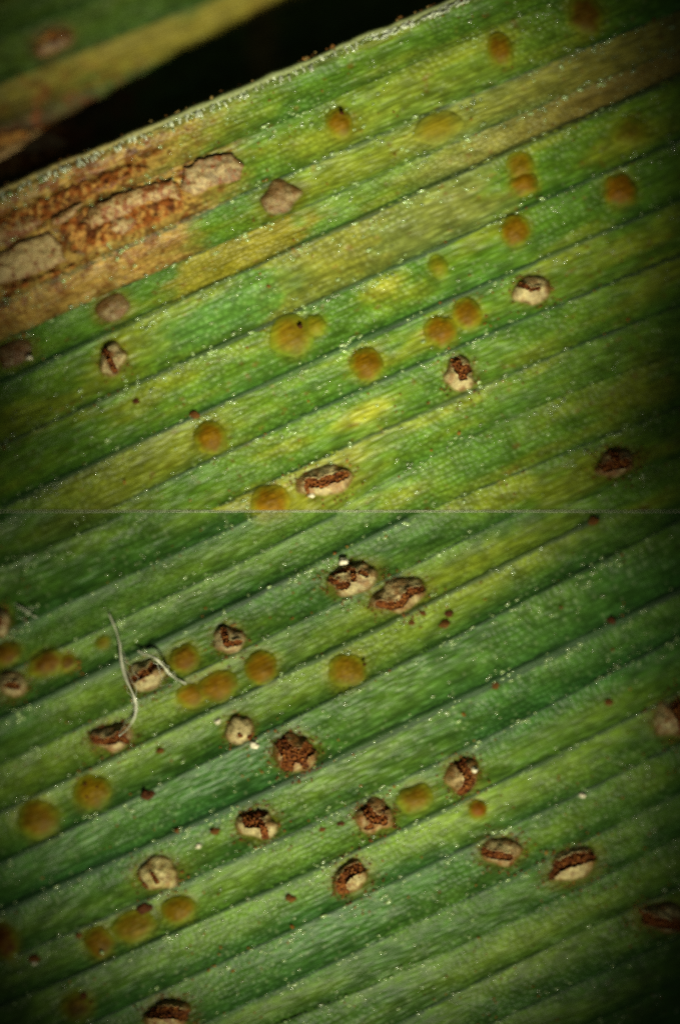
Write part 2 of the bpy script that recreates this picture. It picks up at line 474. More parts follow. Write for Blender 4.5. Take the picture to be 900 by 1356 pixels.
YB(130,1250,19,21,.11,(122,90,14),.4,'ochre blister with a white glinting pore on its lower side')
YB(100,1335,20,18,.06,(96,74,16),.6,'dim flat blister near the bottom left corner')
YB(3,1250,17,26,.10,(96,54,14),.45,'reddish brown blister cut off by the left border')
YB(6,868,20,15,.10,(110,72,20),.45,'brown swelling at the left border between two torn pustules')
YB(135,852,10,9,.03,(140,116,30),.8,'very small faint yellow spot left of the loose fibre')

# torn pustules: x, y, a, b, angle, height, slits, skin colour, brown, label
def BP(*a): BURST.append(a)
SK = (178, 160, 116); SKD = (150, 132, 92); SKP = (186, 168, 122)
BP(148,474,20,23,-20,.22,[([(134,456),(143,472),(152,490)],3.4)],(158,138,96),.25,'pale oval pustule split by one narrow dark slit, left part of the upper leaf')
BP(609,494,21,21,10,.22,[([(602,476),(606,488),(612,497)],6.5),([(612,490),(622,488),(634,481)],5.5)],SKP,.45,'heart shaped torn pustule with a cream lobe at left, below two touching ochre blisters')
BP(702,383,24,20,15,.20,[([(687,377),(699,381)],2.6),([(703,384),(712,382)],2.2)],(180,158,112),.35,'pale crusted pustule with ragged skin beside a vein, right side of the upper leaf')
BP(430,637,35,19,14,.22,[([(410,639),(424,640),(440,634),(456,629)],5.6),([(404,644),(408,652)],2.2)],SK,.5,'long gaping pustule with a scalloped white lip at the bottom of the upper leaf')
BP(818,612,28,18,15,.22,[([(801,619),(812,616),(828,613)],5.5),([(812,600),(816,610)],4.5)],(140,110,70),.6,'dark torn pustule in the shaded lower right corner of the upper leaf')
BP(371,260,29,21,20,.17,[],(160,128,84),.35,'unopened pinkish blister with white speckles at its foot, right of the brown lesion')
BP(148,408,24,19,20,.10,[],(132,98,50),.4,'flat brownish swelling just under the tan panel at left')
BP(17,467,27,20,20,.12,[],(118,80,36),.5,'brown swelling at the left border with a white glint at its right end')
BP(468,765,36,20,18,.25,[([(437,767),(445,771)],4),([(448,776),(458,774)],4.5),([(467,755),(468,767)],3.2),([(477,757),(485,761)],2.6),([(440,758),(460,753)],3)],SK,.5,'long torn pustule with toothed white lips and a white grain on its upper rim')
BP(527,789,37,22,15,.27,[([(558,780),(544,783),(536,792),(530,800),(518,802),(502,800)],4.6)],(166,140,96),.55,'largest torn pustule of the lower leaf, grey lid edged by a curved rusty crack')
BP(303,847,21,19,-10,.20,[([(296,836),(300,850),(303,853)],4.4),([(303,853),(317,850)],3.4)],(156,136,102),.4,'pustule with an L shaped brown crack and a white lower lip')
BP(193,895,24,21,28,.22,[([(177,899),(189,894),(198,888),(202,880)],4.4)],(182,164,116),.45,'torn pustule with a ribbed cream lip, just right of the loose fibre')
BP(146,977,28,19,8,.22,[([(123,979),(136,983),(150,981),(158,974)],4.4),([(160,975),(168,983)],4)],(160,136,98),.55,'torn pustule with a toothed brown mouth at the lower end of the loose fibre')
BP(14,908,19,20,0,.20,[([(10,907),(20,909)],4.2)],(168,148,104),.4,'round cream pustule with a small rusty hole near the left border')
BP(-3,824,17,19,0,.20,[([(-14,822),(-4,820)],4)],(178,156,112),.4,'pale pustule half cut off by the left border, highest of the group there')
BP(316,966,20,19,20,.19,[([(331,976),(335,974)],3.2),([(317,974),(319,974)],1.8)],(184,164,116),.25,'small pale crusted pustule, nearly whole, with white flakes at its sides')
BP(390,996,28,25,10,.25,[([(369,977),(383,998),(400,1000),(416,984)],8),([(385,1000),(380,1016)],8),([(400,1002),(404,1014)],4)],(166,134,84),.8,'shaggy rust brown pustule crumbling to spores, skin left only in scraps')
BP(342,1092,26,22,5,.28,[([(328,1089),(343,1089)],6),([(347,1090),(350,1102),(353,1115)],4.2),([(322,1079),(350,1076)],3.6)],SKP,.55,'round pustule with a broad cream lower flap and a rusty cleft at its right')
BP(496,1081,25,22,15,.26,[([(484,1070),(495,1083),(506,1085)],6.8),([(508,1071),(518,1067)],2.8),([(486,1096),(492,1094)],3)],(170,138,92),.7,'shaggy brown pustule with cream streaks, left of a flat ochre blister')
BP(613,1028,23,24,-10,.25,[([(609,1009),(616,1020),(622,1035),(612,1049)],6)],(160,134,86),.65,'upright torn pustule with a tan left flap and a bright white grain at its right')
BP(663,1127,29,20,-6,.24,[([(634,1126),(651,1131),(664,1134),(674,1135)],5),([(676,1146),(686,1146)],3)],(158,132,90),.55,'oval torn pustule with a rusty mouth along its lower side, left of the whitest one')
BP(760,1147,36,22,22,.26,[([(728,1160),(744,1144),(765,1137),(786,1134)],6.8)],(192,174,124),.5,'pustule with the broadest smooth white flap under a dark brown arch')
BP(209,1157,30,22,8,.24,[([(202,1157),(208,1168)],2.2),([(182,1166),(191,1175)],3.4)],(178,162,104),.4,'rounded cream pustule with two short cracks, highest one left of the rusty cleft pustule')
BP(466,1161,26,24,25,.26,[([(482,1147),(468,1150),(457,1158),(451,1170),(456,1183)],6.2)],(172,152,102),.65,'torn pustule with a stepped white flap and brown hollow, lower middle of the lower leaf')
BP(879,1217,37,20,-5,.28,[([(846,1212),(864,1222),(905,1229)],6)],(130,112,70),.6,'dark torn pustule with an overhanging lid at the right border near the bottom')
BP(222,1347,30,25,0,.30,[([(198,1341),(224,1339),(247,1345)],7)],(190,160,100),.6,'dark mouthed pustule with a cream lip, cut off by the bottom border')
BP(892,952,27,26,0,.24,[([(899,936),(908,968)],8)],(150,130,84),.6,'torn pustule with a curved pale left flap, cut off by the right border')

HALO = []
for b in YBLIST: HALO.append((b[0], b[1], b[2], b[3], 20, (134, 124, 24), .55 if b[6] < .7 else .35))
for b in BURST: HALO.append((b[0], b[1], b[2], b[3], b[4], (112, 102, 18), .62))

# ---------------------------------------------------------------- leaves
def leaf(name, half, x0, x1, dx, top, bottom, nr, label, cat='leaf', mat=None):
    xs = np.arange(x0, x1 + dx, dx)
    T = np.array([top(x) for x in xs]) if callable(top) else np.full(len(xs), float(top))
    B = np.array([bottom(x) for x in xs]) if callable(bottom) else np.full(len(xs), float(bottom))
    t = np.linspace(0, 1, nr)
    X = np.repeat(xs[None], nr, 0).ravel()
    Y = (T[None] * (1 - t[:, None]) + B[None] * t[:, None]).ravel()
    H = height(half, X, Y)
    k, p, w = panel(half, X, Y)
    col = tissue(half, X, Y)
    s = (X * .906 - Y * .42) / 100.
    gr = np.stack([s, (k + p) * .62, 0 * s], 1)
    V = np.stack([(X - 450) / 100, (678 - Y) / 100, H], 1)
    o = mesh_obj(name, V, quads(nr, len(xs)), mat or M_LEAF, None, (0, 0, 0), col, gr)
    tag(o, label, cat)
    return o

def veins(parent, half, F, W, x0, x1, inside, lo_dx=5):
    """each raised vein is a cord of fine fibres along its course"""
    xs = np.arange(x0, x1, lo_dx, dtype=float)
    R = ribs_at(F, xs)[9:-9]
    prof = np.linspace(-1, 1, 13)
    zed = .5 + .5 * np.cos(prof * math.pi) + .16 * np.abs(np.cos(prof * math.pi * 2.5)) * (np.abs(prof) < .9)
    for i in range(R.shape[0]):
        ok = inside(xs, R[i])
        idx = np.where(ok)[0]
        if len(idx) < 6: continue
        idx = np.arange(idx[0], idx[-1] + 1)
        x, y = xs[idx], R[i][idx]
        wd = 8.0 * W[i] ** .8 * (.55 + .9 * vn(x / 75., x * 0 + i * 5, 2))
        y = y + 2.0 * (vn(x / 70., x * 0 + i * 3, 5) - .5)
        n = len(prof)
        X = np.repeat(x[:, None], n, 1) + prof[None] * wd[:, None] * .40
        Y = np.repeat(y[:, None], n, 1) + prof[None] * wd[:, None] * .90
        base = height(half, X.ravel(), Y.ravel()).reshape(X.shape)
        fz = (zed[None] * (.007 * W[i] ** .7) * (.75 + .6 * vn(X / 30., Y / 2.5, 6)))
        Z = base + fz - .006 - (np.abs(prof[None]) > .98) * .03
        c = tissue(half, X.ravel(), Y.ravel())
        fib = vn(X.ravel() / 45., (prof[None] * 4 + 0 * X).ravel() + i * 7, 3)
        pf = np.abs(np.repeat(prof[None], len(x), 0).ravel())
        c = mix(c * .30 * (.4 + 1.2 * fib)[:, None] + lin(30, 56, 28) * ALB * .70 * (.6 + .8 * vn(X.ravel() / 80., X.ravel() * 0 + i, 4))[:, None], c, ss(.45, 1.0, pf) * .9)
        mesh_obj('vein', np.stack([(X.ravel() - 450) / 100, (678 - Y.ravel()) / 100, Z.ravel()], 1),
                 quads(len(x), n), M_VEIN, parent, (0, 0, 0), c)

def ellipsoids(name, pts, rad, axes, mat, parent, seg=6, rings=4, kind='stuff'):
    """many little rounded grains in one mesh; axes: per grain angle on the leaf"""
    th = np.linspace(0, 2 * math.pi, seg, endpoint=False)
    base = [(0, 0, 1)]
    for r in range(1, rings):
        ph = math.pi * r / rings
        base += [(math.sin(ph) * math.cos(a), math.sin(ph) * math.sin(a), math.cos(ph)) for a in th]
    base += [(0, 0, -1)]
    base = np.array(base)
    F = []
    for j in range(seg):
        jn = (j + 1) % seg
        F.append((0, 1 + j, 1 + jn))
        for r in range(rings - 2):
            a = 1 + r * seg
            F.append((a + j, a + seg + j, a + seg + jn)); F.append((a + j, a + seg + jn, a + jn))
        a = 1 + (rings - 2) * seg
        F.append((a + j, len(base) - 1, a + jn))
    F = np.array(F)
    n = len(pts)
    B = base[None] * rad[:, None, :]
    c, s = np.cos(axes)[:, None], np.sin(axes)[:, None]
    V = np.stack([B[..., 0] * c - B[..., 1] * s, B[..., 0] * s + B[..., 1] * c, B[..., 2]], -1) + pts[:, None, :]
    FF = (F[None] + (np.arange(n) * len(base))[:, None, None]).reshape(-1, 3)
    o = mesh_obj(name, V.reshape(-1, 3), FF, mat, parent)
    if kind: o['kind'] = kind
    return o

def papillae(parent, half, n, region, seed):
    r = np.random.default_rng(seed)
    x = r.uniform(-120, 1020, n * 3); y = r.uniform(region[0], region[1], n * 3)
    k, p, w = panel(half, x, y)
    # they sit thickest on the flank that rises towards a vein and in rows
    keep = r.random(n * 3) < (.07 + .85 * np.exp(-((p - .10) / .12) ** 2) + .25 * np.exp(-((p - .92) / .06) ** 2)) * (.12 + 1.5 * ss(.48, .70, fbm(x / 40., y / 26., 2)))
    keep |= (np.minimum(p, 1 - p) * w < 4.0) & (r.random(n * 3) < .22)
    if half == 'u':
        e = y - edge_u(x); keep &= (e > 5)
        keep |= (e > 5) & (e < 20) & (r.random(n * 3) < .55)
    for b in YBLIST:
        keep &= ((x - b[0]) / b[2]) ** 2 + ((y - b[1]) / b[3]) ** 2 > .9
        keep |= (((x - b[0]) / b[2]) ** 2 + ((y - b[1]) / b[3]) ** 2 < .8) & (y > b[1] + .2 * b[3]) & (r.random(n * 3) < .35)
    for b in BURST:
        keep &= ((x - b[0]) / b[2]) ** 2 + ((y - b[1]) / b[3]) ** 2 > 1.15
    x, y = x[keep][:n], y[keep][:n]
    m = len(x)
    z = height(half, x, y)
    sz = r.uniform(.5, 1.4, m) * np.where(r.random(m) < .08, 1.5, 1.0)
    rad = np.stack([.019 * sz * r.uniform(.9, 1.7, m), .0125 * sz, .012 * sz], 1)
    ax = np.radians(25 + r.normal(0, 16, m))
    left = x < 330
    if half == 'u': left = left & (y < 330)
    else: left = left & (y < 1010)
    ax = np.where(left & (r.random(m) < .6), np.radians(115 + r.normal(0, 8, m)), ax)
    pts = np.stack([(x - 450) / 100, (678 - y) / 100, z - .001], 1)
    return ellipsoids('papilla', pts, rad, ax, M_PAP, parent)

def margin_hairs(parent, n, seed):
    r = np.random.default_rng(seed)
    x = r.uniform(-120, 1000, n); dens = ss(.35, .7, vn(x / 22., x * 0, 5)); e = r.uniform(1, 15, n)
    k = r.random(n) < .25 + .75 * dens
    x, e = x[k], e[k]; y = edge_u(x) + e; m = len(x)
    z = height('u', x, y) + .012
    sz = r.uniform(.7, 1.4, m)
    rad = np.stack([.042 * sz, .011 * sz, .012 * sz], 1)
    ax = np.radians(np.where(x < 480, 112 + r.normal(0, 8, m), 40 + r.normal(0, 14, m)))
    return ellipsoids('margin_hair', np.stack([(x - 450) / 100, (678 - y) / 100, z], 1), rad, ax, M_HAIR, parent)

EXT = 150
upper = leaf('leaf_blade', 'u', -EXT, 900 + EXT, 2.6, lambda x: float(edge_u(x)), 676.2, 330,
             'upper green leaf blade with ribbed veins, pale margin and tan dead patch at left')
lower = leaf('leaf_blade', 'l', -EXT, 900 + EXT, 2.6, 678.0, 1356 + EXT, 330,
             'lower green ribbed leaf blade, without any margin in view, many torn brown pustules')
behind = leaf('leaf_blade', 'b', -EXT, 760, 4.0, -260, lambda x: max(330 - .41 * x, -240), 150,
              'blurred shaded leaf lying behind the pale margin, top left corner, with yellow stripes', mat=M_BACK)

veins(upper, 'u', FU, UPW, -EXT, 900 + EXT, lambda x, y: (y > edge_u(x) + 14) & (y < 672))
veins(lower, 'l', FL, LOW, -EXT, 900 + EXT, lambda x, y: (y > 682) & (y < 1356 + EXT - 6))
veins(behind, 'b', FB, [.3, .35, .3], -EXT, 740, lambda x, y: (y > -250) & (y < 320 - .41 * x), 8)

# the dark plate everything lies on
M_STAGE, _b = plain('dark_stage', (.012, .014, .010), .7, .2, .6)
st_o = mesh_obj('stage', [(-40, -40, -2.6), (40, -40, -2.6), (40, 40, -2.6), (-40, 40, -2.6)], [(0, 1, 2, 3)], M_STAGE, smooth=False)
st_o['kind'] = 'structure'

# margin roll of the upper leaf and a pale dividing line added where the two pieces meet
xs = np.arange(-EXT, 900 + EXT, 3.0); n = 9
ye = edge_u(xs); a = np.linspace(-.2, math.pi * 1.1, n)
rr = 5.2 * (.8 + .5 * vn(xs / 18., xs * 0, 6))
Xm = np.repeat(xs[:, None], n, 1) + np.cos(a)[None] * rr[:, None] * .38
Ym = (ye + 3.0)[:, None] - np.cos(a)[None] * -rr[:, None] * .9
Zm = height('u', xs, ye + 9)[:, None] - .06 + np.sin(a)[None] * (.075 * rr[:, None] / 5.2)
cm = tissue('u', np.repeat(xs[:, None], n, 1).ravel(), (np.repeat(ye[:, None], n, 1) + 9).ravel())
cm = mix(cm, lin(150, 156, 112) * ALB, np.full(len(cm), .5) * (.3 + .7 * ss(60, 260, Xm.ravel())))
mesh_obj('margin', np.stack([(Xm.ravel() - 450) / 100, (678 - Ym.ravel()) / 100, Zm.ravel()], 1), quads(len(xs), n), M_VEIN, upper, (0, 0, 0), cm)
yc = [676.3, 676.4, 677.1, 677.3]
Xc = np.repeat(xs[:, None], 4, 1); Yc = np.repeat(np.array(yc)[None], len(xs), 0)
Zc = height('u', xs, xs * 0 + 676)[:, None] + np.array([-.004, .010, .010, -.35])[None]
mesh_obj('seam_line', np.stack([(Xc.ravel() - 450) / 100, (678 - Yc.ravel()) / 100, Zc.ravel()], 1), quads(len(xs), 4), M_SEAM, upper)

margin_hairs(upper, 900, 17)
papillae(upper, 'u', 6500, (-60, 672), 11)
papillae(lower, 'l', 6000, (682, 1400), 12)

# ---------------------------------------------------------------- blisters
def half_of(py): return 'u' if py < 677 else 'l'

def add_blister(b, i):
    cx, cy, a, bb, H, colr, fade, label = b
    half = half_of(cy)
    R, S = 12, 34
    ang = math.radians(18)
    rad = np.linspace(0, 1, R + 1)[1:]
    th = np.linspace(0, 2 * math.pi, S, endpoint=False)
    wob = 1 + .16 * (vn(np.cos(th) * 1.6 + i * 3.1, np.sin(th) * 1.6 + i, 3) - .5) * 2 * .8
    u = np.concatenate([[0], (rad[:, None] * (np.cos(th) * wob)[None]).ravel()])
    v = np.concatenate([[0], (rad[:, None] * (np.sin(th) * wob)[None]).ravel()])
    r = np.concatenate([[0], np.repeat(rad, S)])
    a2, b2 = a * 1.15, bb * 1.15
    X = cx + u * a2 * math.cos(ang) + v * b2 * math.sin(ang)
    Y = cy - u * a2 * math.sin(ang) + v * b2 * math.cos(ang)
    if cy < 677: Y = np.minimum(Y, 675.5)
    zc = float(height(half, cx, cy)[0])
    hs = height(half, X, Y)
    Z = hs * (.35 + .65 * r ** 2) + zc * (.65 - .65 * r ** 2) + H * .75 * (1 - r ** 2) ** 1.3 + .012 * (vn(X / 5., Y / 5., 4) - .5) * (1 - r) + .004 - .03 * ss(.9, 1.0, r)
    c0 = lin(*colr) * np.array([.80, .86, .26])
    n = fbm(X / 8., Y / 8., 5)
    col = np.ones((len(X), 1)) * c0
    col = mix(col, lin(140, 108, 22), ss(.45, .75, n) * .35)
    col = mix(col, lin(110, 66, 16), ss(.60, .75, fbm(X / 6., Y / 6., 6)) * .35)
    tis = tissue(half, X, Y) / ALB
    col = mix(col, tis, ss(.66 - fade * .6, 1.0, r + .4 * (n - .5)) )
    if fade >= .7: col = mix(col, tis, np.full(len(X), .3))
    F = [(0, 1 + j, 1 + (j + 1) % S) for j in range(S)]
    for k in range(R - 1):
        A = 1 + k * S
        F += [(A + j, A + S + j, A + S + (j + 1) % S, A + (j + 1) % S) for j in range(S)]
    F = [tuple(reversed(f)) for f in F] if False else F
    loc = P(cx, cy, zc)
    V = np.stack([(X - 450) / 100 - loc.x, (678 - Y) / 100 - loc.y, Z - loc.z], 1)
    kk, pp, ww = panel(half, X, Y)
    k0 = float(panel(half, np.array([cx]), np.array([cy]))[0][0]); R0 = cy
    s_ = (X * .906 - Y * .42) / 100.
    gr = np.stack([s_, (X * .42 + Y * .906) / 100., 0 * s_], 1)
    o = mesh_obj('rust_blister', V, F, M_BLIS, None, loc, col * ALB, gr)
    tag(o, label, 'rust blister', 'unopened ochre blisters on the leaves')
    return o

blis = [add_blister(b, i) for i, b in enumerate(YBLIST)]

def lump(name, px, py, r, colr, mat, parent=None, lift=.0, flat=.7, seed=0, rnd=None, half=None, squash=1.0):
    """small irregular crumb"""
    g = np.random.default_rng(seed + 100)
    S, R = 13, 9
    vs = [(0, 0, 1)]
    for k in range(1, R):
        ph = math.pi * k / R
        for j in range(S):
            t = 2 * math.pi * j / S
            vs.append((math.sin(ph) * math.cos(t), math.sin(ph) * math.sin(t), math.cos(ph)))
    vs.append((0, 0, -1)); vs = np.array(vs)
    vs = vs * (1 + 1.1 * (vn(vs[:, 0] * 2.2 + seed * 3, vs[:, 1] * 2.2 + vs[:, 2] * 1.7, 4) - .5) + .35 * (g.random(len(vs)) - .5))[:, None] * np.array([r, r * squash, r * flat]) / 100
    F = [(0, 1 + j, 1 + (j + 1) % S) for j in range(S)]
    for k in range(R - 2):
        A = 1 + k * S
        F += [(A + j, A + S + j, A + S + (j + 1) % S, A + (j + 1) % S) for j in range(S)]
    A = 1 + (R - 2) * S
    F += [(A + j, len(vs) - 1, A + (j + 1) % S) for j in range(S)]
    z = float(height(half or half_of(py), px, py)[0]) + lift + r * flat / 100 * .55
    loc = P(px, py, z)
    if parent is not None: loc = loc - parent.location
    c = np.ones((len(vs), 1)) * lin(*colr) * ALB * (.6 + .8 * g.random(len(vs)))[:, None]
    return mesh_obj(name, vs, F, mat, parent, loc, c)

for idx, px, py, r, cc, mt in [(0, 452, 150, 2.4, (80, 40, 8), M_SPORE), (11, 397, 432, 2.8, (74, 40, 8), M_SPORE), (30, 134, 1262, 3.2, (220, 210, 190), M_PAP),
                               (21, 482, 880, 2.4, (80, 50, 10), M_SPORE), (25, 116, 1056, 2.6, (84, 44, 8), M_SPORE), (25, 112, 1040, 2.2, (84, 44, 8), M_SPORE),
                               (25, 128, 1043, 2.0, (84, 44, 8), M_SPORE)]:
    lump('pore', px, py, r, cc, mt, blis[idx], .07, .6, idx + px)

# ---------------------------------------------------------------- torn pustules
def seg_dist(X, Y, pts):
    d = np.full(len(X), 1e9)
    if len(pts) == 1: pts = [pts[0], pts[0]]
    for (x0, y0), (x1, y1) in zip(pts[:-1], pts[1:]):
        dx, dy = x1 - x0, y1 - y0
        t = np.clip(((X - x0) * dx + (Y - y0) * dy) / max(dx * dx + dy * dy, 1e-6), 0, 1)
        d = np.minimum(d, np.hypot(X - x0 - t * dx, Y - y0 - t * dy))
    return d

def components(nv, F):
    lab = np.arange(nv)
    while True:
        m = lab[F].min(1)
        new = lab.copy()
        np.minimum.at(new, F.ravel(), np.repeat(m, F.shape[1]))
        new = new[new]
        if (new == lab).all(): return lab
        lab = new

def skin_mesh(name, X, Y, Z, keep_face, F, col, loc, parent, thick=.008, minfaces=14):
    F = F[keep_face]
    lab = components(len(X), F)
    fl = lab[F[:, 0]]
    out = []
    for l in np.unique(fl):
        f = F[fl == l]
        if len(f) < minfaces: continue
        used, inv = np.unique(f, return_inverse=True)
        f = inv.reshape(f.shape)
        V = np.stack([(X[used] - 450) / 100 - loc.x, (678 - Y[used]) / 100 - loc.y, Z[used] - loc.z], 1)
        o = mesh_obj(name, V, f, M_SKIN, parent, (0, 0, 0), col[used])
        md = o.modifiers.new('thickness', 'SOLIDIFY'); md.thickness = thick; md.offset = -1
        out.append(o)
    return out

def add_pustule(b, i):
    cx, cy, a, bb, angd, H, slits, skin, brown, label = b
    half = half_of(cy)
    g = np.random.default_rng(50 + i)
    ang = math.radians(angd); ca, sa = math.cos(ang), math.sin(ang)
    zc = float(height(half, cx, cy)[0])
    loc = P(cx, cy, zc)
    closed = len(slits) == 0
    root = empty('rust_pustule', loc)
    tag(root, label, 'rust pustule', 'raised and torn rust pustules on the leaves')
    st = 1.35
    m = 1.22
    gx = np.arange(-a * m, a * m + st, st); gy = np.arange(-bb * m, bb * m + st, st)
    U, Vv = np.meshgrid(gx, gy)
    nr, nc = U.shape
    U = U.ravel(); Vv = Vv.ravel()
    X = cx + U * ca + Vv * sa; Y = cy - U * sa + Vv * ca
    r = np.sqrt((U / a) ** 2 + (Vv / bb) ** 2)
    thn = np.arctan2(Vv / bb, U / a)
    r = r / (1 + .24 * (vn(np.cos(thn) * 1.5 + i * 2.3, np.sin(thn) * 1.5 + i, 1) - .5) * 2)
    rough = fbm(X / 6. + i, Y / 6., 2)
    dome = np.clip(1 - r ** 2, 0, 1) ** .8
    hs = height(half, X, Y)
    base = hs * .5 + zc * .5
    base = np.where(r > .8, base + (hs - base) * ss(.8, 1.1, r), base)
    field = np.full(len(X), 9.0)
    for pts, w in slits:
        field = np.minimum(field, seg_dist(X, Y, pts) / w)
    field = field + .55 * (fbm(X / 4.5 + i, Y / 4.5, 4) - .5) * 2 * .7
    near = np.exp(-np.clip(field - 1, 0, 9) / .55)
    if closed: near = near * 0
    Z = base + .72 * H * dome * (.86 + .3 * (rough - .5)) + .035 * near + .03 * (vn(X / 9. + 3, Y / 7., 6) - .5) * dome - .05 * ss(1.0, 1.18, r)
    # colours
    c = np.ones((len(X), 1)) * lin(*skin)
    c = mix(c, lin(216, 198, 146), ss(.45, .68, fbm(X / 7. + i * 5, Y / 7., 1)) * (.18 if closed else .6))
    stain = ss(.62 - .34 * brown, .80 - .25 * brown, fbm(X / 8. + i * 2, Y / 8., 7))
    c = mix(c, lin(138, 86, 34), stain * (.35 + .6 * brown))
    c = mix(c, lin(124, 60, 20), near * ss(.42, .62, fbm(X / 4., Y / 4., 3)) * (.5 + .5 * brown))
    if closed:
        c = mix(c, lin(204, 196, 150), ss(.62, .74, fbm(X / 3.2, Y / 3.2, 5)) * ss(-.3, .9, Vv / bb) * .8)
    rim = ss(.74, .96, r + .5 * (fbm(X / 7., Y / 7. + i, 5) - .5))
    c = mix(c, lin(108, 70, 16), rim * .85)
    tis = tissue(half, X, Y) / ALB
    c = mix(c, tis, ss(.84, 1.10, r + .2 * (fbm(X / 6., Y / 6. + i, 0) - .5))) * (np.array([.80, .82, .66]) if closed else np.array([1.08, 1.10, .94]))
    F = quads(nr, nc)
    inside = (r < 1.17) & (Y < 675.8 if half == 'u' else Y > 678.5)
    keep = inside.copy()
    if not closed: keep &= (field > 1.0)
    kf = keep[F].all(1)
    skin_mesh('torn_skin' if not closed else 'blister_skin', X, Y, Z, kf, F, c * ALB, loc, root)
    if not closed:
        # spore bed under the rent
        bed = (r < .98)
        kf = bed[F].all(1) & (field[F].min(1) < 1.9)
        Fb = F[kf]
        used, inv = np.unique(Fb, return_inverse=True); Fb = inv.reshape(Fb.shape)
        zz = base + H * dome * .60 + .05 * (fbm(X / 4. + 9, Y / 4., 0) - .5) - .01
        cb = np.ones((len(X), 1)) * lin(122, 66, 22)
        cb = mix(cb, lin(164, 102, 42), ss(.5, .7, fbm(X / 3., Y / 3., 4)) * .7)
        cb = mix(cb, lin(64, 28, 10), ss(.5, .3, fbm(X / 5., Y / 5. + 7, 2)) * .8)
        sm = mesh_obj('spore_mass', np.stack([(X[used] - 450) / 100 - loc.x, (678 - Y[used]) / 100 - loc.y, zz[used] - loc.z], 1), Fb, M_SPORE, root, (0, 0, 0), cb[used] * ALB)
        # loose spores in the mouth and spilled round it
        cand = np.where(bed & (field < 1.25))[0]
        ng = int(26 + 60 * brown)
        pick = g.choice(cand, min(ng, len(cand)), replace=False)
        px = list(X[pick] + g.uniform(-.6, .6, len(pick))); py = list(Y[pick] + g.uniform(-.6, .6, len(pick))); pz = list(zz[pick] + .02)
        ns = int(110 * brown ** 1.3)
        for _ in range(ns):
            t = g.uniform(0, 2 * math.pi); q = 1.0 + abs(g.normal(0, .35))
            x = cx + a * q * math.cos(t); y = cy + bb * q * math.sin(t) + 3
            if half == 'u' and y > 670: continue
            px.append(x); py.append(y); pz.append(float(height(half, x, y)[0]) + .012)
        px = np.array(px); py = np.array(py); pz = np.array(pz)
        n = len(px)
        sz = g.uniform(.008, .020, n)
        rad = np.stack([sz, sz * g.uniform(.7, 1, n), sz * .8], 1)
        pts = np.stack([(px - 450) / 100 - loc.x, (678 - py) / 100 - loc.y, pz - loc.z], 1)
        o = ellipsoids('spore_grain', pts, rad, g.uniform(0, 3, n), M_SPORE, sm, 5, 3)
        cc = np.repeat((np.where(g.random(n)[:, None] < .6, lin(118, 58, 20), lin(156, 98, 42)) * ALB * g.uniform(.6, 1.3, n)[:, None]), len(o.data.vertices) // n, 0)
        at = o.data.attributes.new('tint', 'FLOAT_COLOR', 'POINT')
        q = np.ones((len(cc), 4), np.float32); q[:, :3] = cc
        at.data.foreach_set('color', q.ravel())
    return root

pust = [add_pustule(b, i) for i, b in enumerate(BURST)]

# ---------------------------------------------------------------- the large brown lesion by the margin (upper leaf, left)
def poly_in(X, Y, poly):
    ins = np.zeros(len(X), bool)
    j = len(poly) - 1
    for i in range(len(poly)):
        xi, yi = poly[i]; xj, yj = poly[j]
        ins ^= ((yi > Y) != (yj > Y)) & (X < (xj - xi) * (Y - yi) / (yj - yi + 1e-9) + xi)
        j = i
    return ins

def poly_dist(X, Y, poly):
    d = seg_dist(X, Y, list(poly) + [poly[0]])
    return np.where(poly_in(X, Y, poly), -d, d)

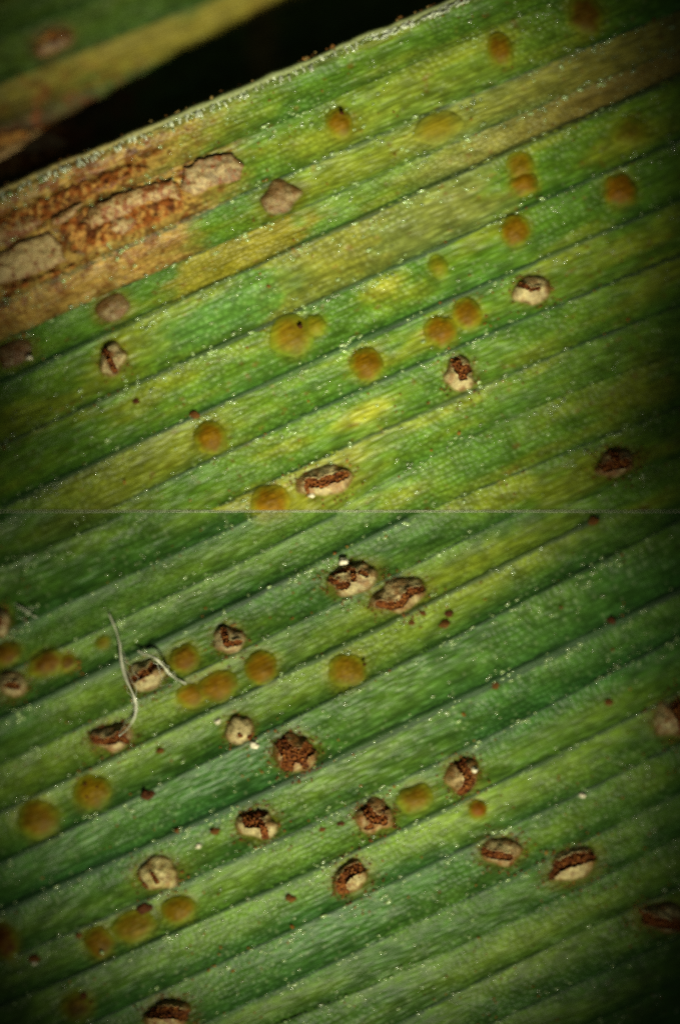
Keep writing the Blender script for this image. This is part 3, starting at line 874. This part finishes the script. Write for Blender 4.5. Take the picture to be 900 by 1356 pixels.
def lesion(name, half, loc_px, label, plates, bed):
    loc = P(loc_px[0], loc_px[1], float(height(half, *loc_px)[0]))
    root = empty(name, loc)
    tag(root, label, 'rust lesion')
    def sheet(poly, nm, zf, colf, mat, thick=None, st=1.6, rag=3.0):
        pa = np.array(poly, float)
        gx = np.arange(pa[:, 0].min() - 6, pa[:, 0].max() + 6, st); gy = np.arange(pa[:, 1].min() - 6, pa[:, 1].max() + 6, st)
        X, Y = np.meshgrid(gx, gy); nr, nc = X.shape; X = X.ravel(); Y = Y.ravel()
        d = poly_dist(X, Y, poly) + rag * (fbm(X / 7., Y / 7., 3) - .5) * 2
        Z = height(half, X, Y) + zf(X, Y, d)
        F = quads(nr, nc); kf = (d[F] < 0).all(1)
        if thick:
            skin_mesh(nm, X, Y, Z, kf, F, colf(X, Y, d) * ALB, loc, root, .010, 25)
        else:
            Fb = F[kf]; lab = components(len(X), Fb); fl = lab[Fb[:, 0]]; u, n = np.unique(fl, return_counts=True)
            Fb = Fb[fl == u[n.argmax()]]
            used, inv = np.unique(Fb, return_inverse=True); Fb = inv.reshape(Fb.shape)
            mesh_obj(nm, np.stack([(X[used] - 450) / 100 - loc.x, (678 - Y[used]) / 100 - loc.y, Z[used] - loc.z], 1), Fb, mat, root, (0, 0, 0), colf(X, Y, d)[used] * ALB)
    def bed_c(X, Y, d):
        c = np.ones((len(X), 1)) * lin(146, 80, 24)
        c = mix(c, lin(196, 146, 72), ss(.45, .62, fbm(X / 6., Y / 9., 1)) * .9)
        c = mix(c, lin(84, 40, 12), ss(.56, .70, fbm(X / 11., Y / 9., 5)) * .85)
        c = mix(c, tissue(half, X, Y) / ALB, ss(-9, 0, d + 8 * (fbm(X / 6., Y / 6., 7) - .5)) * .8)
        return c
    for bp in bed:
        sheet(bp, 'spore_mass', lambda X, Y, d: .05 * ss(0, -8, d) + .07 * (fbm(X / 5., Y / 5., 2) - .5) - .012, bed_c, M_SPORE, None, 1.7, 6)
    for poly, lift, colr, st_amt in plates:
        def colf(X, Y, d, colr=colr, st_amt=st_amt):
            c = np.ones((len(X), 1)) * lin(*colr)
            c = mix(c, lin(214, 188, 126), ss(.45, .68, fbm(X / 9., Y / 7., 4)) * .7)
            c = mix(c, lin(150, 78, 22), ss(.66 - .3 * st_amt, .78 - .22 * st_amt, fbm(X / 6., Y / 8., 6)) * .9)
            c = mix(c, lin(140, 74, 22), ss(.60, .70, fbm(X / 2.6, Y / 3.4, 1, 2)) * (.35 + st_amt))
            return mix(c, lin(128, 72, 24), ss(-9, 0, d + 7 * (fbm(X / 5., Y / 5., 2) - .5)) * .55)
        sheet(poly, 'torn_skin', lambda X, Y, d, lift=lift: .55 * lift * (1 - np.exp(np.minimum(d, 0) / 7.)) + .03 + .045 * (fbm(X / 13., Y / 9., 5) - .5), colf, M_SKIN, .022, 1.6, 2.6)
    return root

lesion('rust_lesion', 'u', (120, 290), 'large rusty brown lesion with cream torn skin along the pale leaf margin at left',
       [([(-60,352),(-8,336),(30,316),(66,306),(80,322),(88,344),(62,357),(28,368),(-60,396)], .085, (204,176,112), .18),
        ([(66,287),(92,272),(112,266),(100,283),(84,296),(70,298)], .07, (176,140,80), .4),
        ([(108,292),(118,274),(150,258),(190,244),(228,236),(238,250),(240,266),(222,262),(204,268),(176,276),(172,284),(140,296),(120,302)], .11, (182,146,86), .5),
        ([(140,302),(150,288),(166,284),(184,288),(180,302),(160,312)], .08, (196,164,106), .25),
        ([(238,250),(244,222),(268,208),(308,202),(324,218),(318,238),(286,246),(256,260)], .09, (152,130,86), .15),
        ([(-60,310),(-20,300),(20,286),(48,280),(58,290),(44,304),(8,318),(-60,345)], .06, (178,142,80), .55),
        ([(120,248),(150,234),(178,222),(172,232),(150,246),(128,256)], .06, (180,140,80), .5)],
       [[(-60,300),(0,280),(60,256),(130,226),(182,212),(200,222),(150,250),(100,272),(60,292),(-60,345)],
        [(62,300),(110,272),(160,250),(215,232),(246,246),(244,280),(206,298),(160,316),(112,336),(92,330),(84,312)],
        [(-60,398),(40,366),(96,346),(128,336),(120,346),(60,372),(-60,410)]])
lesion('rust_lesion', 'b', (55, 165), 'dim crusted brown lesion on the shaded leaf behind the margin',
       [([(-40,196),(10,178),(40,160),(66,166),(92,186),(70,190),(30,196),(-40,226)], .12, (178,142,80), .5)],
       [[(-60,180),(20,160),(70,150),(104,180),(60,210),(-60,250)]])
lesion('rust_lesion', 'b', (62, 46), 'dim grey brown swelling on the shaded leaf in the top left corner',
       [([(38,56),(52,40),(76,32),(92,36),(84,48),(62,58),(46,64)], .10, (140,112,84), .3)],
       [[(32,52),(50,28),(88,22),(96,38),(66,60),(42,66)]])

# ---------------------------------------------------------------- crumbs, dust, flakes and fibres
CR = [(190,1204,9,'dark red brown crumb of spores between two ochre blisters, lower left'),
      (284,1101,6.5,'small rust crumb left of the round pustule with a cream flap'),
      (384,1190,7,'lone round rust crumb on bare green below the cream flapped pustule'),
      (194,1053,9,'ragged brown crumb on a vein right of the speck dotted blister'),
      (258,549,7,'rust crumb on the vein just above the lit round blister'),
      (588,826,7.5,'brown crumb below and right of the largest torn pustule'),
      (594,813,5.5,'small brown crumb resting above another, right of the largest torn pustule'),
      (44,1272,7.5,'reddish crumb with a white fleck near the left border, low in the photo'),
      (426,1098,4.5,'tiny orange crumb left of a shaggy brown pustule'),
      (451,1091,4.5,'tiny orange crumb touching the leaf beside a shaggy brown pustule'),
      (103,1241,5,'tiny dark crumb left of the blister with the white glint'),
      (234,1101,4.5,'tiny dark crumb on the broad dark vein above the cream pustule'),
      (108,1322,7,'dark red crumb on the dim blister near the bottom left corner'),
      (655,908,5.5,'brown crumb with a pale fleck on a vein right of centre, lower leaf'),
      (807,931,5.5,'soft brown crumb on the dark green right part of the lower leaf'),
      (811,822,6,'long brown crumb lying along a vein near the right border'),
      (786,690,7,'brown crumb close under the seam of the two leaves at right'),
      (212,995,5.5,'thin brown crumb below the loose fibre'),
      (180,531,5,'narrow brown crumb on the yellowish panel, left part of the upper leaf'),
      (560,812,4.5,'pinhead rust crumb nearest the largest torn pustule'),
      (545,825,4.5,'pinhead rust crumb under the lower edge of the largest torn pustule')]
for i, (px, py, r, lab) in enumerate(CR):
    o = lump('spore_crumb', px, py, r, (104, 66, 20) if i % 3 else (84, 46, 16), M_SPORE, None, -.012, .45, i, squash=.8)
    tag(o, lab, 'spore crumb', 'brown crumbs of spores lying on the leaves')

FLK = [(454,743,5.5,'white grain on the upper rim of the long toothed pustule'),
       (628,1019,5,'bright white grain at the right of the upright torn pustule'),
       (288,956,4.5,'pale flake left of the small crusted pustule'),
       (336,986,6.5,'pale ragged flake below right of the small crusted pustule'),
       (412,655,4.5,'white bead under the scalloped lip of the long gaping pustule'),
       (38,473,4.5,'white glinting grain on the right end of the brown swelling at the left border'),
       (771,1054,4.5,'pale flat flake alone on green, right part of the lower leaf'),
       (262,1121,4,'small pale flake on green between the cream pustule and the cream flapped one'),
       (43,1278,4,'white fleck on the reddish crumb near the left border')]
for i, (px, py, r, lab) in enumerate(FLK):
    lift = {0: .05, 1: .09, 4: .02, 5: .05}.get(i, .0)
    o = lump('white_grain', px, py, r, (200, 190, 150), M_WHITE, None, lift, .6, i + 40, squash=.8)
    tag(o, lab, 'white grain', 'white grains and flakes on the leaves')

g = np.random.default_rng(5)
def dust(half, n, y0, y1, seed):
    g = np.random.default_rng(seed)
    x = g.uniform(-100, 1000, n * 4); y = g.uniform(y0, y1, n * 4)
    dens = ss(.5, .8, fbm(x / 60., y / 40., 6))
    for b in BURST:
        dens = dens + 1.2 * b[8] * np.exp(-(((x - b[0]) / (b[2] * 2)) ** 2 + ((y - b[1] - 6) / (b[3] * 1.9)) ** 2))
    if half == 'u':
        e = y - edge_u(x); dens = np.where(e < 6, 0, dens)
        dens = dens + 1.5 * (x < 280) * (y < 420 - .42 * x) * (e > 6)
    keep = g.random(n * 4) < dens
    x, y = x[keep][:n], y[keep][:n]; n = len(x)
    z = height(half, x, y) + .006
    sz = g.uniform(.007, .017, n) * np.where(g.random(n) < .1, 1.6, 1)
    o = ellipsoids('spore_dust', np.stack([(x - 450) / 100, (678 - y) / 100, z], 1), np.stack([sz * g.uniform(1, 1.9, n), sz, sz * .5], 1), g.uniform(0, 3, n), M_SPORE, None, 5, 3)
    cc = np.repeat((np.where(g.random(n)[:, None] < .6, lin(140, 84, 22), lin(150, 110, 38)) * ALB * g.uniform(.6, 1.2, n)[:, None]), len(o.data.vertices) // n, 0)
    at = o.data.attributes.new('tint', 'FLOAT_COLOR', 'POINT')
    q = np.ones((len(cc), 4), np.float32); q[:, :3] = cc
    at.data.foreach_set('color', q.ravel())
    return o
tag(dust('u', 520, -40, 668, 21), 'fine rust brown spore dust scattered over the upper leaf', 'spore dust')
def fringe(n, seed):
    g = np.random.default_rng(seed)
    x = g.uniform(-80, 640, n * 3); k = g.random(n * 3) < ss(.45, .7, vn(x / 26., x * 0, 7)); x = x[k][:n]; m = len(x)
    y = edge_u(x) + g.normal(0, 2.6, m); z = height('u', x, np.maximum(y, edge_u(x) + 2)) + g.uniform(-.03, .03, m)
    sz = g.uniform(.012, .034, m)
    o = ellipsoids('margin_crust', np.stack([(x - 450) / 100, (678 - y) / 100, z], 1), np.stack([sz, sz * .7, sz * .7], 1), g.uniform(0, 3, m), M_SPORE, upper, 6, 4)
    cc = np.repeat((np.where(g.random(m)[:, None] < .5, lin(122, 82, 34), lin(150, 126, 70)) * ALB * g.uniform(.6, 1.2, m)[:, None]), len(o.data.vertices) // m, 0)
    at = o.data.attributes.new('tint', 'FLOAT_COLOR', 'POINT')
    q = np.ones((len(cc), 4), np.float32); q[:, :3] = cc
    at.data.foreach_set('color', q.ravel())
fringe(260, 31)
tag(dust('l', 620, 684, 1400, 22), 'fine rust brown spore dust scattered over the lower leaf', 'spore dust')

def fibre(pts, r0, label):
    pts = np.array(pts, float)
    n = 60
    # smooth path through the points
    t = np.linspace(0, len(pts) - 1, n)
    ker = [np.interp(t, np.arange(len(pts)), pts[:, j]) for j in range(4)]
    for _ in range(6):
        ker = [np.concatenate([[k[0]], (k[:-2] + 2 * k[1:-1] + k[2:]) / 4, [k[-1]]]) for k in ker]
    x, y, lift, rr = ker
    z = height('l', x, y) + lift
    for _ in range(4): z = np.concatenate([[z[0]], (z[:-2] + 2 * z[1:-1] + z[2:]) / 4, [z[-1]]])
    C = np.stack([(x - 450) / 100, (678 - y) / 100, z], 1)
    loc = Vector(C[0])
    T = np.gradient(C, axis=0); T /= np.linalg.norm(T, axis=1)[:, None]
    up = np.array([0, 0, 1.]); A = np.cross(T, up); A /= np.linalg.norm(A, axis=1)[:, None]; B = np.cross(A, T)
    S = 8; th = np.linspace(0, 2 * math.pi, S, endpoint=False)
    tw = np.linspace(0, 9, n)
    V = []
    for k in range(n):
        w = rr[k] * r0 * (.75 + .5 * vn(np.array([k / 5.]), np.array([r0]), 3)[0])
        for a in th:
            e = 1.25 * math.cos(a - tw[k]); f = .6 * math.sin(a - tw[k])
            ang2 = tw[k]
            u = e * math.cos(ang2) - f * math.sin(ang2); v = e * math.sin(ang2) + f * math.cos(ang2)
            V.append(C[k] + w * (u * A[k] + v * B[k]) - np.array(loc))
    F = []
    for k in range(n - 1):
        for j in range(S):
            F.append((k * S + j, k * S + (j + 1) % S, (k + 1) * S + (j + 1) % S, (k + 1) * S + j))
    F += [tuple(range(S))[::-1], tuple(range((n - 1) * S, n * S))]
    o = mesh_obj('fibre', np.array(V), F, M_FIB, None, loc)
    # frayed strands that leave the main fibre and join it again
    for q in range(3):
        gg = np.random.default_rng(q + int(pts[0][0]))
        k0 = int(gg.uniform(0, 25)); k1 = int(gg.uniform(40, 60)); m = k1 - k0
        dx = np.cumsum(gg.normal(0, .018, m)); dx = dx - np.linspace(0, dx[-1], m) * .6
        W = []
        for j in range(m):
            for a in (0, 2.1, 4.2):
                W.append(C[k0 + j] + dx[j] * A[k0 + j] + (.006 + .02 * vn(np.array([j / 9.]), np.array([q * 1.]), 2)[0]) * np.array([0, 0, 1]) + .0035 * (math.cos(a) * A[k0 + j] + math.sin(a) * B[k0 + j]) - np.array(loc))
        G = [(j * 3 + c, j * 3 + (c + 1) % 3, (j + 1) * 3 + (c + 1) % 3, (j + 1) * 3 + c) for j in range(m - 1) for c in range(3)]
        mesh_obj('strand', np.array(W), G, M_FIB, o)
    return tag(o, label, 'fibre', 'pale fibres caught on the lower leaf')
fibre([(143,812,.05,.5),(152,830,.08,.8),(158,850,.10,1),(160,872,.12,1),(164,890,.14,1.2),(172,908,.2,1.2),(178,922,.16,1.1),(181,936,.08,1),(178,952,.05,.9),(168,966,.12,.9),(158,974,.2,.6)], .017,
      'long curved whitish fibre crossing veins between two torn pustules')
fibre([(182,862,.05,.7),(196,866,.10,1),(208,872,.24,1.1),(216,880,.2,1.2),(222,890,.1,1),(232,898,.04,.9),(246,906,.03,.7)], .016,
      'short whitish fibre arching over the right end of a cream lipped pustule')
fibre([(18,800,.03,.7),(32,809,.05,1),(46,818,.04,.8)], .011, 'faint short fibre near the left border of the lower leaf')
